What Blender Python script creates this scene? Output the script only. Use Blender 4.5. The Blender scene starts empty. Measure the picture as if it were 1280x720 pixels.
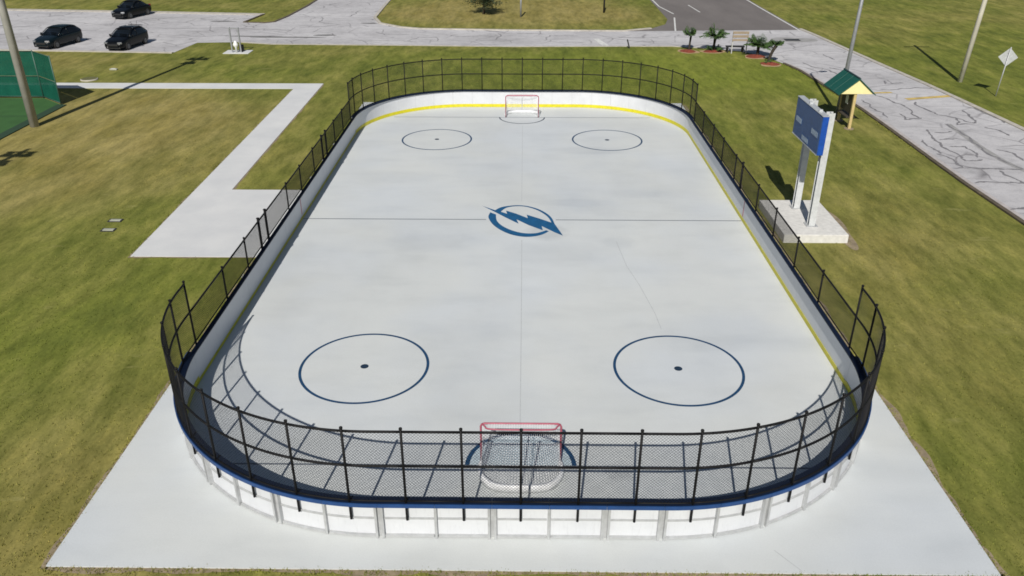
import bpy, math, random
import numpy as np
from mathutils import Vector, Matrix
random.seed(7); rng = np.random.default_rng(7)
sc = bpy.context.scene
C = sc.collection

# ------------------------------------------------------------------ camera
cam_d = bpy.data.cameras.new('camera'); cam = bpy.data.objects.new('camera', cam_d); C.objects.link(cam)
cam_d.sensor_fit = 'HORIZONTAL'; cam_d.sensor_width = 36.0; cam_d.lens = 1014.404 / 1280 * 36
cam_d.clip_start = .1; cam_d.clip_end = 3000
_r = Vector((.99992815, .01197113, .00062173)); _u = Vector((-.00603789, .45817248, .8888428)); _f = Vector((-.01035559, .88878269, -.45821184))
M = Matrix((_r, _u, -_f)).transposed().to_4x4(); M.translation = (-.0324, -29.9746, 12.3924)
cam.matrix_world = M
sc.camera = cam
# ------------------------------------------------------------------ light
SUN_TRAVEL = Vector((.46, 3.2, -2.8)).normalized()
w = bpy.data.worlds.new('World'); sc.world = w; w.use_nodes = True
nt = w.node_tree; bg = nt.nodes['Background']
sky = nt.nodes.new('ShaderNodeTexSky'); sky.sky_type = 'NISHITA'; sky.sun_disc = False
sky.sun_elevation = math.asin(-SUN_TRAVEL.z); sky.sun_rotation = math.radians(187.1); sky.air_density = 1.0; sky.dust_density = .6
nt.links.new(sky.outputs[0], bg.inputs[0]); bg.inputs[1].default_value = .05
sd = bpy.data.lights.new('sun', 'SUN'); sd.energy = 4.7; sd.angle = math.radians(.4); sd.color = (1, .955, .885)
sun = bpy.data.objects.new('sun', sd); C.objects.link(sun); sun.rotation_euler = SUN_TRAVEL.to_track_quat('-Z', 'Y').to_euler(); sun.location = (0, -40, 60)
sc.render.engine = 'CYCLES'
sc.view_settings.view_transform = 'Standard'; sc.view_settings.look = 'None'; sc.view_settings.exposure = 0; sc.view_settings.gamma = 1
sc.view_settings.use_curve_mapping = False
sc.cycles.use_denoising = True; sc.cycles.max_bounces = 6; sc.cycles.transparent_max_bounces = 12
sc.cycles.pixel_filter_type = 'BLACKMAN_HARRIS'; sc.cycles.filter_width = 1.7

# ------------------------------------------------------------------ helpers
class MB:
    def __init__(s): s.v = []; s.f = []
    def add(s, v, f):
        o = len(s.v); s.v.extend([tuple(p) for p in v]); s.f.extend([tuple(i + o for i in q) for q in f]); return s
    def box(s, c, d, rz=0, rot=None):
        x, y, z = d[0]/2, d[1]/2, d[2]/2
        R = rot if rot is not None else Matrix.Rotation(rz, 3, 'Z')
        v = [R @ Vector((a*x, b*y, e*z)) + Vector(c) for e in (-1, 1) for b in (-1, 1) for a in (-1, 1)]
        return s.add(v, [(0,2,3,1), (4,5,7,6), (0,1,5,4), (2,6,7,3), (0,4,6,2), (1,3,7,5)])
    def bbox(s, x0, x1, y0, y1, z0, z1): return s.box(((x0+x1)/2, (y0+y1)/2, (z0+z1)/2), (x1-x0, y1-y0, z1-z0))
    def tube(s, pts, r, n=8, cap=True, up=(0, 0, 1)):
        pts = [Vector(p) for p in pts]; rs = r if isinstance(r, (list, tuple)) else [r]*len(pts)
        v = []; f = []
        for i, p in enumerate(pts):
            t = (pts[min(i+1, len(pts)-1)] - pts[max(i-1, 0)]).normalized()
            a = t.cross(Vector(up));
            if a.length < 1e-3: a = t.cross(Vector((1, 0, 0)))
            a.normalize(); b = t.cross(a)
            for k in range(n):
                q = 2*math.pi*k/n; v.append(p + rs[i]*(math.cos(q)*a + math.sin(q)*b))
        for i in range(len(pts)-1):
            for k in range(n): f.append((i*n+k, i*n+(k+1) % n, (i+1)*n+(k+1) % n, (i+1)*n+k))
        if cap: f.append(tuple(range(n))[::-1]); f.append(tuple((len(pts)-1)*n+k for k in range(n)))
        return s.add(v, f)
    def prism(s, poly, z0, z1):
        n = len(poly); v = [(x, y, z0) for x, y in poly] + [(x, y, z1) for x, y in poly]
        f = [tuple(range(n))[::-1], tuple(range(n, 2*n))] + [(i, (i+1) % n, n+(i+1) % n, n+i) for i in range(n)]
        return s.add(v, f)
    def flat(s, poly, z): return s.add([(x, y, z) for x, y in poly], [tuple(range(len(poly)))])
    def ring(s, c, r0, r1, z, a0=0, a1=2*math.pi, n=96):
        v = []; f = []
        for i in range(n+1):
            a = a0+(a1-a0)*i/n
            for r in (r0, r1): v.append((c[0]+r*math.cos(a), c[1]+r*math.sin(a), z))
        for i in range(n): f.append((2*i, 2*i+1, 2*i+3, 2*i+2))
        return s.add(v, f)
    def strip(s, pts, wd, z):
        v = []; f = []; n = len(pts)
        for i, p in enumerate(pts):
            a = Vector(pts[max(i-1, 0)]); b = Vector(pts[min(i+1, n-1)]); t = (b-a).normalized(); m = Vector((-t.y, t.x))
            ww = wd[i] if isinstance(wd, (list, tuple)) else wd
            v += [(p[0]+m.x*ww/2, p[1]+m.y*ww/2, z), (p[0]-m.x*ww/2, p[1]-m.y*ww/2, z)]
        for i in range(n-1): f.append((2*i+1, 2*i+3, 2*i+2, 2*i))
        return s.add(v, f)
    def mesh(s, name, m, smooth=False):
        me = bpy.data.meshes.new(name); me.from_pydata(s.v, [], s.f); me.update()
        if m: me.materials.append(m)
        if smooth: me.polygons.foreach_set('use_smooth', [True]*len(me.polygons))
        return me
    def build(s, name, m, parent=None, smooth=False, loc=None, bevel=0):
        o = bpy.data.objects.new(name, s.mesh(name, m, smooth)); C.objects.link(o)
        if parent: o.parent = parent
        if loc is not None: o.location = loc
        if bevel:
            b = o.modifiers.new('bevel', 'BEVEL'); b.width = bevel; b.segments = 2; b.limit_method = 'ANGLE'
        return o
def tag(o, label=None, cat=None, group=None, kind=None):
    if label: o['label'] = label
    if cat: o['category'] = cat
    if group: o['group'] = group
    if kind: o['kind'] = kind
    return o
def empty(name, loc, rz=0):
    o = bpy.data.objects.new(name, None); C.objects.link(o); o.location = loc; o.rotation_euler = (0, 0, rz); o.empty_display_size = .3; return o

# ------------------------------------------------------------------ materials
class N:
    def __init__(s, name):
        s.m = bpy.data.materials.new(name); s.m.use_nodes = True; s.t = s.m.node_tree; s.b = s.t.nodes['Principled BSDF']
        s.co = s.t.nodes.new('ShaderNodeTexCoord').outputs['Object']
    def n(s, typ, **kw):
        x = s.t.nodes.new('ShaderNode'+typ)
        for k, v in kw.items(): setattr(x, k, v)
        return x
    def ln(s, a, b): s.t.links.new(a, b)
    def noise(s, scale, detail=4, rough=.55, sx=(1, 1, 1), rz=0, off=(0, 0, 0)):
        mp = s.n('Mapping'); mp.inputs['Scale'].default_value = sx; mp.inputs['Rotation'].default_value = (0, 0, rz); mp.inputs['Location'].default_value = off
        s.ln(s.co, mp.inputs[0]); t = s.n('TexNoise'); t.inputs['Scale'].default_value = scale; t.inputs['Detail'].default_value = detail; t.inputs['Roughness'].default_value = rough
        s.ln(mp.outputs[0], t.inputs['Vector']); return t.outputs['Fac']
    def ramp(s, fac, stops):
        r = s.n('ValToRGB'); e = r.color_ramp.elements
        while len(e) < len(stops): e.new(.5)
        for i, (p, c) in enumerate(stops): e[i].position = p; e[i].color = (*c, 1) if len(c) == 3 else c
        s.ln(fac, r.inputs[0]); return r.outputs[0]
    def rampf(s, fac, a, b, lo=0, hi=1): return s.ramp(fac, [(a, (lo,)*3), (b, (hi,)*3)])
    def mix(s, fac, a, b, mode='MIX'):
        x = s.n('Mix', data_type='RGBA', blend_type=mode)
        for i, q in ((0, fac), (6, a), (7, b)):
            if hasattr(q, 'is_linked'): s.ln(q, x.inputs[i])
            elif i == 0: x.inputs[0].default_value = q
            else: x.inputs[i].default_value = (*q, 1)
        return x.outputs[2]
    def out(s, col, rough=.6, bump=None, strength=.3, dist=.02, spec=.5, **kw):
        if hasattr(col, 'is_linked'): s.ln(col, s.b.inputs['Base Color'])
        else: s.b.inputs['Base Color'].default_value = (*col, 1)
        s.b.inputs['Roughness'].default_value = rough; s.b.inputs['Specular IOR Level'].default_value = spec
        for k, v in kw.items(): s.b.inputs[k].default_value = v
        if bump is not None:
            bp = s.n('Bump'); bp.inputs['Strength'].default_value = strength; bp.inputs['Distance'].default_value = dist
            s.ln(bump, bp.inputs['Height']); s.ln(bp.outputs[0], s.b.inputs['Normal'])
        return s.m
def simple(name, col, rough=.5, var=.12, scale=6, metal=0, spec=.5, **kw):
    a = N(name); f = a.noise(scale, 5)
    c = a.ramp(f, [(.3, tuple(x*(1-var) for x in col)), (.7, tuple(min(1, x*(1+var)) for x in col))])
    return a.out(c, rough, a.noise(scale*6, 3), .08, .01, spec, Metallic=metal, **kw)

def grass_colour(a):
    big = a.noise(.11, 5, .6); mid = a.noise(.55, 6, .62, (1, .45, 1), .25); streak = a.noise(2.2, 5, .65, (1, .28, 1), -.5); fine = a.noise(13, 4, .7, (1, .5, 1), .3)
    green = a.ramp(mid, [(.28, (.092, .114, .024)), (.5, (.150, .170, .033)), (.72, (.225, .225, .056))])
    dry = a.ramp(mid, [(.3, (.20, .172, .048)), (.7, (.31, .263, .10))])
    # parched area round the green court and the dry strip beyond the road
    sx = a.n('SeparateXYZ'); a.ln(a.co, sx.inputs[0])
    def sphere(cx, cy, r, asp=1):
        mp = a.n('Mapping'); mp.inputs['Location'].default_value = (-cx/r, -cy/(r*asp), 0); mp.inputs['Scale'].default_value = (1/r, 1/(r*asp), 0)
        a.ln(a.co, mp.inputs[0]); g = a.n('TexGradient', gradient_type='SPHERICAL'); a.ln(mp.outputs[0], g.inputs[0]); return g.outputs['Fac']
    def add(x, y, k):
        q = a.n('Math', operation='MULTIPLY_ADD'); a.ln(y, q.inputs[0]); q.inputs[1].default_value = k
        if hasattr(x, 'is_linked'): a.ln(x, q.inputs[2])
        else: q.inputs[2].default_value = x
        return q.outputs[0]
    d = add(add(add(add(add(-.02, big, .75), sphere(-24, 12, 14), .6), sphere(-1, 54, 17, .7), .75), sphere(-9, -17, 9), .28), sphere(14, -4, 9, 1.6), .08)
    d = add(d, sphere(-36, 29, 12, .5), .3)
    d = add(d, streak, .25)
    lush = sphere(2, 27, 26, .45); d = add(d, lush, -.25); d = add(d, sphere(38, 24, 22, 1), -.3); d = add(d, sphere(-17, -12, 9), -.22)
    c = a.mix(a.rampf(d, .37, .83), green, dry)
    c = a.mix(a.rampf(sphere(9, 27, 17, .55), .0, .5, 0, .55), c, (.17, .205, .03))
    c = a.mix(.55, c, a.ramp(streak, [(.3, (.45, .47, .42)), (.5, (.95, .95, .95)), (.72, (1.45, 1.4, 1.3))]), 'MULTIPLY')
    c = a.mix(.38, c, a.ramp(fine, [(.3, (.5, .53, .45)), (.5, (1, 1, 1)), (.75, (1.55, 1.5, 1.5))]), 'MULTIPLY')
    # mown lanes and bleached flecks
    lane = a.noise(1.0, 2, .4, (.9, .03, 1), .06)
    c = a.mix(.45, c, a.ramp(lane, [(.35, (.8, .84, .78)), (.5, (1, 1, 1)), (.65, (1.22, 1.19, 1.17))]), 'MULTIPLY')
    fl = a.noise(.85, 5, .6, (.55, 1.5, 1), .1, (4, 9, 0))
    c = a.mix(a.rampf(fl, .64, .78, 0, .65), c, (.33, .30, .12))
    return c, streak, fine
def m_grass():
    a = N('lawn_grass'); c, st, fi = grass_colour(a)
    return a.out(c, .95, a.mix(.5, st, fi), .45, .1, .1)
def m_blade():
    a = N('grass_blade'); c, st, fi = grass_colour(a); g = a.n('NewGeometry')
    c = a.mix(1, c, a.ramp(g.outputs['Random Per Island'], [(0, (.7, .8, .6)), (.55, (1.0, 1.05, .9)), (1, (1.3, 1.25, 1.2))]), 'MULTIPLY')
    return a.out(c, .9, spec=.15)
def m_rinkfloor():
    a = N('rink_concrete'); b = a.noise(.16, 6, .62, (1, .55, 1)); m = a.noise(.9, 6, .6, (.5, 1.2, 1), .1); f = a.noise(30, 3)
    c = a.ramp(b, [(.3, (.52, .545, .552)), (.5, (.568, .594, .599)), (.7, (.605, .63, .63))])
    c = a.mix(.25, c, a.ramp(m, [(.3, (.78, .79, .80)), (.52, (1, 1, 1)), (.75, (1.05, 1.05, 1.05))]), 'MULTIPLY')
    c = a.mix(.25, c, a.ramp(f, [(.3, (.85, .85, .85)), (.7, (1.1, 1.1, 1.1))]), 'MULTIPLY')
    pl = a.noise(.33, 3, .5, (.5, 1.6, 1), 0, (3, 1, 0)); tint = a.noise(.21, 3, .5, off=(11, 5, 0))
    c = a.mix(.35, c, a.ramp(pl, [(.3, (.84, .85, .86)), (.45, (1, 1, 1)), (.62, (1, 1, 1)), (.75, (1.06, 1.06, 1.05))]), 'MULTIPLY')
    c = a.mix(.6, c, a.ramp(tint, [(.35, (.97, .985, 1.03)), (.6, (1.03, 1.015, .985))]), 'MULTIPLY')
    sc_ = a.noise(2.6, 6, .75, (1.6, .35, 1), .7); c = a.mix(.5, c, a.ramp(sc_, [(.66, (1, 1, 1)), (.74, (.84, .85, .86))]), 'MULTIPLY')
    sc2 = a.noise(3.1, 6, .75, (.3, 1.5, 1), .3, (5, 2, 0)); c = a.mix(.4, c, a.ramp(sc2, [(.66, (1, 1, 1)), (.74, (.84, .85, .86))]), 'MULTIPLY')
    def spot(cx, cy, rx, ry, k):
        mp = a.n('Mapping'); mp.inputs['Location'].default_value = (-cx/rx, -cy/ry, 0); mp.inputs['Scale'].default_value = (1/rx, 1/ry, 0); a.ln(a.co, mp.inputs[0])
        wn = a.n('TexNoise'); wn.inputs['Scale'].default_value = 2.2; wn.inputs['Detail'].default_value = 5; a.ln(mp.outputs[0], wn.inputs['Vector'])
        wv = a.mix(.35, mp.outputs[0], wn.outputs['Color'], 'LINEAR_LIGHT'); g_ = a.n('TexGradient', gradient_type='SPHERICAL'); a.ln(wv, g_.inputs[0])
        return a.ramp(g_.outputs['Fac'], [(.05, (1, 1, 1)), (.5, (k, k*1.005, k*1.015))])
    for q in ((.95, -1.25, 1.0, .9, .86), (1.2, -3.2, 2.4, 1.3, .93), (3.4, 9.0, 2.6, .8, .92), (-3.4, -2.2, 2.0, 1.1, .93), (2.4, 1.9, 1.6, .6, .93), (4.9, 3.0, 1.8, .7, .94), (-5.5, 5.0, 2.4, 1.0, .94), (3.6, -2.2, .9, .7, .93), (2.3, -15.2, .5, .4, .8), (-2.0, -9.0, 2.5, 1.0, .95), (5.9, -8.8, 2.4, 1.4, .95)):
        c = a.mix(1, c, spot(*q), 'MULTIPLY')
    return a.out(c, .62, f, .08, .004, .35)
def m_path():
    a = N('path_concrete'); b = a.noise(.5, 6, .6); f = a.noise(24, 3)
    c = a.ramp(b, [(.3, (.54, .55, .56)), (.7, (.64, .645, .64))]); c = a.mix(.25, c, a.ramp(f, [(.3, (.85, .85, .85)), (.7, (1.1, 1.1, 1.1))]), 'MULTIPLY')
    return a.out(c, .8, f, .1, .004, .3)
def m_road():
    a = N('old_pale_asphalt'); b = a.noise(.22, 7, .65, (.6, 1, 1)); m = a.noise(1.6, 6, .7); f = a.noise(26, 4, .7)
    c = a.ramp(b, [(.28, (.36, .352, .36)), (.5, (.465, .457, .468)), (.7, (.55, .542, .55))])
    c = a.mix(.6, c, a.ramp(m, [(.28, (.66, .66, .67)), (.5, (1, 1, 1)), (.75, (1.16, 1.15, 1.14))]), 'MULTIPLY')
    c = a.mix(.4, c, a.ramp(f, [(.3, (.7, .7, .7)), (.7, (1.25, 1.25, 1.25))]), 'MULTIPLY')
    # fine hairline crazing
    mp = a.n('Mapping'); mp.inputs['Scale'].default_value = (.5, .62, 1); a.ln(a.co, mp.inputs[0])
    wn = a.n('TexNoise'); wn.inputs['Scale'].default_value = .9; a.ln(mp.outputs[0], wn.inputs['Vector'])
    wv = a.mix(.22, mp.outputs[0], wn.outputs['Color'])
    vo = a.n('TexVoronoi', feature='DISTANCE_TO_EDGE'); vo.inputs['Scale'].default_value = 1.0; a.ln(wv, vo.inputs['Vector'])
    gate = a.rampf(a.noise(.25, 4, .6, off=(7, 3, 0)), .40, .58)
    cr = a.mix(gate, (1, 1, 1), a.ramp(vo.outputs['Distance'], [(0, (.45, .44, .45)), (.03, (1, 1, 1))]))
    c = a.mix(1, c, cr, 'MULTIPLY')
    return a.out(c, .9, f, .3, .01, .25)
def m_asphalt():
    a = N('dark_asphalt'); b = a.noise(.3, 6, .6, (1, .3, 1)); f = a.noise(30, 4, .7)
    c = a.ramp(b, [(.3, (.135, .122, .118)), (.7, (.185, .168, .16))]); c = a.mix(.4, c, a.ramp(f, [(.3, (.7, .7, .7)), (.7, (1.3, 1.3, 1.3))]), 'MULTIPLY')
    return a.out(c, .9, f, .3, .01, .25)
def m_board():
    a = N('white_board_plastic'); b = a.noise(1.2, 6, .65); s_ = a.noise(8, 4, .7, (3, 3, .4))
    c = a.ramp(b, [(.3, (.56, .575, .60)), (.7, (.63, .645, .665))]); c = a.mix(.4, c, a.ramp(s_, [(.25, (.7, .7, .7)), (.45, (1, 1, 1))]), 'MULTIPLY')
    pk = a.noise(5.5, 5, .8); c = a.mix(.6, c, a.ramp(pk, [(.68, (1, 1, 1)), (.74, (.55, .55, .57))]), 'MULTIPLY')
    return a.out(c, .38, spec=.4)
def m_screen():
    a = N('green_windscreen_mesh'); c = a.ramp(a.noise(1.5, 4), [(.3, (.006, .075, .05)), (.7, (.010, .105, .068))])
    a.out(c, .8, spec=.1); mx = a.n('MixShader'); tr = a.n('BsdfTransparent'); mx.inputs[0].default_value = .82
    o = a.t.nodes['Material Output']; a.ln(tr.outputs[0], mx.inputs[1]); a.ln(a.b.outputs[0], mx.inputs[2]); a.ln(mx.outputs[0], o.inputs['Surface']); return a.m
def m_glass():
    a = N('tinted_car_glass'); return a.out((.006, .008, .010), .12, spec=.35)
Mt = dict(grass=m_grass(), blade=m_blade(), rink=m_rinkfloor(), path=m_path(), road=m_road(), asphalt=m_asphalt(), board=m_board(), screen=m_screen(), glass=m_glass())
def sm(k, *a, **kw): Mt[k] = simple(k, *a, **kw)
sm('yellow_kick', (.60, .54, .015), .45); sm('blue_cap', (.012, .055, .185), .5); sm('navy_cap', (.006, .012, .03), .5, spec=.2); sm('galvanised', (.46, .47, .475), .5, metal=.3); sm('black_vinyl', (.007, .007, .008), .6, spec=.2)
sm('line_navy', (.012, .03, .06), .6); sm('line_blue', (.010, .05, .12), .6, var=.2); sm('emblem_blue', (.008, .085, .205), .55, var=.18, scale=3); sm('crease_pale', (.47, .555, .60), .6)
sm('line_grey', (.13, .15, .18), .6); sm('seam', (.44, .46, .47), .8); sm('red_line', (.40, .05, .09), .5)
sm('goal_red', (.36, .09, .13), .5); sm('goal_white', (.74, .75, .76), .5); sm('net_white', (.82, .82, .83), .8)
sm('crack', (.185, .18, .19), .95, var=.25); sm('kerb', (.44, .41, .36), .9, var=.2, scale=2); sm('kerb_brown', (.10, .08, .055), .95, var=.3, scale=3); sm('white_paint', (.62, .62, .60), .7, var=.2, scale=3); sm('yellow_paint', (.52, .38, .12), .8, var=.25, scale=2)
sm('patch_pale', (.42, .39, .38), .9, var=.15, scale=2); sm('turf_cover', (.11, .11, .04), .95); sm('stain', (.10, .098, .095), .9); sm('patch', (.30, .295, .29), .9, var=.18, scale=1.5); sm('iron', (.03, .03, .032), .7)
sm('column_white', (.52, .535, .535), .5); sm('score_blue', (.032, .085, .22), .5, spec=.4); sm('score_side', (.008, .065, .33), .4); sm('score_text', (.30, .38, .47), .5); sm('pad', (.63, .62, .59), .85); sm('dirt', (.25, .20, .13), .95, var=.3, scale=4)
sm('roof_green', (.008, .085, .062), .5); sm('roof_edge', (.02, .05, .06), .5); sm('cream', (.80, .72, .36), .6, var=.05); sm('tan_post', (.52, .40, .18), .7); sm('dark_panel', (.05, .042, .03), .7); sm('paper', (.75, .75, .73), .7)
sm('pole_concrete', (.34, .33, .30), .85, scale=2); sm('pole_pale', (.56, .53, .44), .8, scale=2); sm('steel_grey', (.32, .33, .35), .5, metal=.4); sm('sign_back', (.52, .54, .55), .45, metal=.3)
sm('court_green', (.035, .105, .025), .8, scale=1.2); sm('court_edge', (.02, .05, .025), .8); sm('rail_pale', (.05, .11, .085), .5)
sm('car_black', (.003, .0035, .0045), .3, var=.05, spec=.25); sm('car_teal', (.004, .009, .012), .25, var=.05, spec=.35); sm('tyre', (.012, .012, .012), .85); sm('rim', (.14, .145, .15), .35, metal=.8); sm('head_lamp', (.30, .31, .33), .12, metal=.5); sm('tail_lamp', (.25, .01, .01), .2); sm('plate', (.6, .6, .58), .5); sm('chrome', (.55, .56, .57), .2, metal=1); sm('trim', (.015, .015, .016), .6)
sm('palm_trunk', (.035, .028, .02), .9, var=.4, scale=12); sm('frond', (.055, .105, .026), .55, var=.4, scale=5); sm('mulch', (.20, .042, .022), .95, var=.35, scale=9); sm('sand', (.38, .26, .14), .95, var=.2, scale=5)
sm('tan_board', (.30, .235, .165), .7); sm('sign_white', (.46, .46, .455), .6); sm('leaf', (.03, .05, .018), .7, var=.5, scale=3); sm('bark', (.09, .07, .05), .9, var=.3, scale=6); sm('white_fixture', (.78, .78, .76), .5); sm('valve_white', (.36, .37, .30), .7)

# ------------------------------------------------------------------ ground, roads and paths
ZL = -.03
g = MB(); n = 60; xs = [-500 + 1000*i/n for i in range(n+1)]
g.add([(x, y+200, ZL) for y in xs for x in xs], [(j*(n+1)+i, j*(n+1)+i+1, (j+1)*(n+1)+i+1, (j+1)*(n+1)+i) for j in range(n) for i in range(n)])
tag(g.build('lawn', Mt['grass']), 'mown olive green and dry brown lawn around the rink', 'lawn', kind='structure')

slab = MB().prism([(-9.5, -18.2), (9.5, -18.2), (9.5, 18.25), (-9.5, 18.25)], -.16, 0).build('rink_floor', Mt['rink'])
tag(slab, 'pale grey concrete rink slab with painted lines', 'rink floor', kind='structure')
PW = [(-14.1, -3.6), (-9.502, -3.6), (-9.502, 3.27), (-12.62, 3.27), (-12.95, 23.0), (-75, 22.85), (-75, 21.45), (-14.55, 21.6)]
walk = MB().prism(PW, -.15, -.004).build('path', Mt['path'])
tag(walk, 'pale concrete walkway turning left beside the rink', 'path', kind='structure')
ROAD_S = [(-95, 34.2), (-40.4, 33.7), (-26.6, 32.8), (-26.2, 36.9), (-22.9, 37.2), (-20, 36.4), (-10, 36.1), (-.8, 35.7), (6, 35.9), (11.9, 36.0), (14.5, 35.2), (17, 33.9), (18.3, 31.6), (18.85, 29.6), (19.3, 27.3), (19.45, 24.5), (19.6, 21), (19.78, 17), (19.78, 13), (19.72, 8), (19.7, 4.5), (19.83, 0), (20.0, -10), (20.3, -40)]
ROAD_E = [(28.1, -40), (27.6, -10), (27.3, 4), (26.98, 13), (26.6, 19.3), (26.3, 23.4), (25.7, 29.5), (25.25, 34.8), (24.66, 41.6), (24.35, 44)]
ISL = [(13.8, 100), (13.65, 57), (13.55, 49), (12.9, 46.2), (11.3, 44.0), (8.8, 42.7), (-.9, 42.9), (-9.0, 43.5), (-10.8, 44.3), (-12.9, 46.3), (-13.9, 49.5), (-14.1, 56.5), (-15, 100)]
PEN = [(-22.0, 100), (-22.0, 56.4), (-22.3, 50), (-22.7, 46.9), (-23.4, 46.4), (-25.4, 46.7), (-24.9, 51.2), (-37, 52.5), (-52, 53.8), (-95, 57)]
road = MB().flat(ROAD_S + ROAD_E + ISL[1:] + PEN, -.02).build('road', Mt['road'])
# triangulate properly (concave outline)
import bmesh
def tri(o):
    bm = bmesh.new(); bm.from_mesh(o.data); bmesh.ops.triangulate(bm, faces=bm.faces[:], ngon_method='EAR_CLIP'); bm.to_mesh(o.data); bm.free()
tri(road); tri(walk)
tag(road, 'pale cracked road joining the parking lot, crossing behind the rink and bending right', 'road', kind='structure')
asp = MB().flat([(24.36, 43.6), (24.3, 57), (24.6, 160), (13.9, 160), (13.65, 57), (13.55, 49), (12.9, 46.2), (11.3, 44.0), (8.9, 42.72), (13, 42.9)], -.016).build('asphalt_road', Mt['asphalt']); tri(asp)
tag(asp, 'dark grey asphalt side road with white lines beyond the palms', 'road', kind='structure')
for pts, wd in (([(14.65, 52.2), (13.95, 57), (13.9, 90)], .14), ([(14.35, 50), (13.25, 42.8)], .14), ([(17.4, 53.3), (17.1, 58)], .13), ([(17.0, 63), (16.9, 68)], .13), ([(24.1, 43.2), (24.05, 57), (24.3, 90)], .16)):
    MB().strip(pts, wd, -.011).build('white_line', Mt['white_paint'], asp)
MB().flat([(6.9, 36.15), (6.35, 36.2), (5.85, 39.1), (6.3, 39.15)], -.014).build('white_line', Mt['white_paint'], road)
MB().strip([(23.4, 19.5), (25, 19.95), (26.5, 20.35)], .42, -.014).build('yellow_line', Mt['yellow_paint'], road)
MB().strip([(20.0, 21.1), (21.8, 21.0), (23.2, 21.2)], .3, -.014).build('yellow_line', Mt['yellow_paint'], road)
def blob(cx, cy, rx, ry, z, n=28, j=.25):
    ph = [random.uniform(0, 6.28) for _ in range(3)]
    return [(cx+rx*(1+j*(.5*math.sin(2*a+ph[0])+.3*math.sin(3*a+ph[1])+.2*math.sin(5*a+ph[2])))*math.cos(a), cy+ry*(1+j*(.5*math.sin(2*a+ph[0])+.3*math.sin(3*a+ph[1])+.2*math.sin(5*a+ph[2])))*math.sin(a)) for a in [2*math.pi*i/n for i in range(n)]]
MB().flat(blob(22.3, 38.9, 1.7, 1.1, 0), -.015).build('repair_patch', Mt['patch'], road)
dr = MB().flat([(21.5, 38.4), (22.75, 38.4), (22.8, 39.3), (21.55, 39.3)], -.012).build('drain_grate', Mt['iron'], road)
for x, y, a, b in ((-16.6, 40.4, .9, .28), (-19.5, 39.4, 3.0, .2), (-22.5, 39.8, 2.2, .18), (-13.9, 46.4, .7, .25), (-47.5, 44.5, 2.0, .25), (-27.5, 47.2, 1.3, .2)):
    MB().flat(blob(x, y, a, b, 0), -.014).build('oil_stain', Mt['stain'], road)
CR = [[(22.7, 21.9), (24.2, 22.2), (26.4, 22.4)], [(21.9, 20.4), (22.3, 19.1), (22.6, 18.1), (22.6, 16.9), (22.4, 15.1)], [(23.7, 18.9), (23.6, 16.9), (23.7, 16.0), (24.4, 15.4), (24.7, 14.5), (25.0, 14.3), (25.4, 15.8), (25.6, 17.0)], [(21.6, 16.2), (21.4, 14.9), (22.5, 15.3)], [(21.8, 13.0), (21.4, 11.5), (21.4, 10.6), (21.3, 9.2), (21.3, 7.7), (22.2, 7.9)], [(21.6, 10.0), (22.4, 10.0), (22.4, 9.2), (22.1, 8.2)], [(20.4, 8.8), (20.7, 8.3), (20.7, 6.7)], [(23.4, 14.1), (23.3, 12.3), (23.1, 9.7), (23.1, 7.7), (23.4, 6.5)], [(20.2, 6.6), (21.6, 6.6), (22.3, 6.5), (23.4, 6.5), (26, 6.3)], [(20.2, 4.6), (21.4, 4.7), (22.4, 4.6), (25, 4.9)], [(22.2, 6.3), (22.3, 5.2), (22.4, 4.6), (23, 2)], [(20.1, 1.4), (20.8, 1.6), (22, 1.5)], [(25.1, 13.5), (25.6, 12.9), (25.6, 11.9)], [(26.5, 17.5), (26.6, 16.1), (26.6, 14.3)], [(20.7, 11.1), (20.6, 9.7), (20.6, 8.8)], [(21.9, 12.4), (23.0, 12.7)], [(21.6, 11.1), (22.6, 11.3)], [(24.4, 15.4), (23.8, 13.9), (24.9, 14.1)], [(23.7, 9.5), (24.2, 9.0), (24.1, 7.7)], [(20.6, 19.3), (20.5, 17.4), (20.6, 15.3)], [(24.0, 24.4), (23.7, 23.5), (25.0, 23.8)],
      [(20.3, 30), (21.4, 27.5), (21.6, 25.6)], [(21.7, 28.5), (22.4, 26.6), (22.3, 24.5)], [(22.8, 33), (23, 31)], [(-6, 40.2), (-4.2, 39.9), (-2, 40.1)], [(-2.1, 41.5), (-2.2, 38.6), (-.9, 38.4)], [(1.8, 38.2), (2.3, 40.6), (4.4, 40.8)], [(-9.4, 38), (-8.6, 39.6), (-7.2, 39.6), (-6.9, 38)], [(3, 37.6), (5, 37.4)], [(-.5, 41.6), (1.5, 41.4)], [(8, 40), (10.5, 39.7), (12.5, 40.4)], [(9, 37.6), (11, 38.2)], [(-14, 38.3), (-11, 38), (-8.5, 37.4)], [(-20, 45), (-17.6, 44.6), (-16.4, 46)], [(-19, 50), (-18.6, 47), (-17, 46)], [(-16, 54), (-16.4, 50)], [(-34, 44), (-30, 43.2), (-26, 43.6), (-20, 42.6)], [(-42, 46), (-38, 45.5), (-35, 46.4)], [(-46, 39), (-42, 40.5)], [(-30, 48.5), (-27, 48), (-25.5, 49)], [(-29, 40.5), (-26.6, 39.6), (-24.6, 39.9)], [(-33, 49.5), (-36, 47), (-34.5, 44)], [(-12.6, 42), (-11.6, 40.6), (-9.5, 40.9)]]
def crack(pts, w):
    q = [Vector(p) for p in pts]
    for _ in range(3):
        o = [q[0]]
        for a, b in zip(q, q[1:]):
            m = (a+b)/2; t = b-a; m += Vector((-t.y, t.x))*random.uniform(-.13, .13); o += [m, b]
        q = o
    return MB().strip([(p.x, p.y) for p in q], [w*random.uniform(.45, 1.25)*(.35 if i in (0, len(q)-1) else 1) for i in range(len(q))], -.0135-random.uniform(0, .0008))
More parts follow.
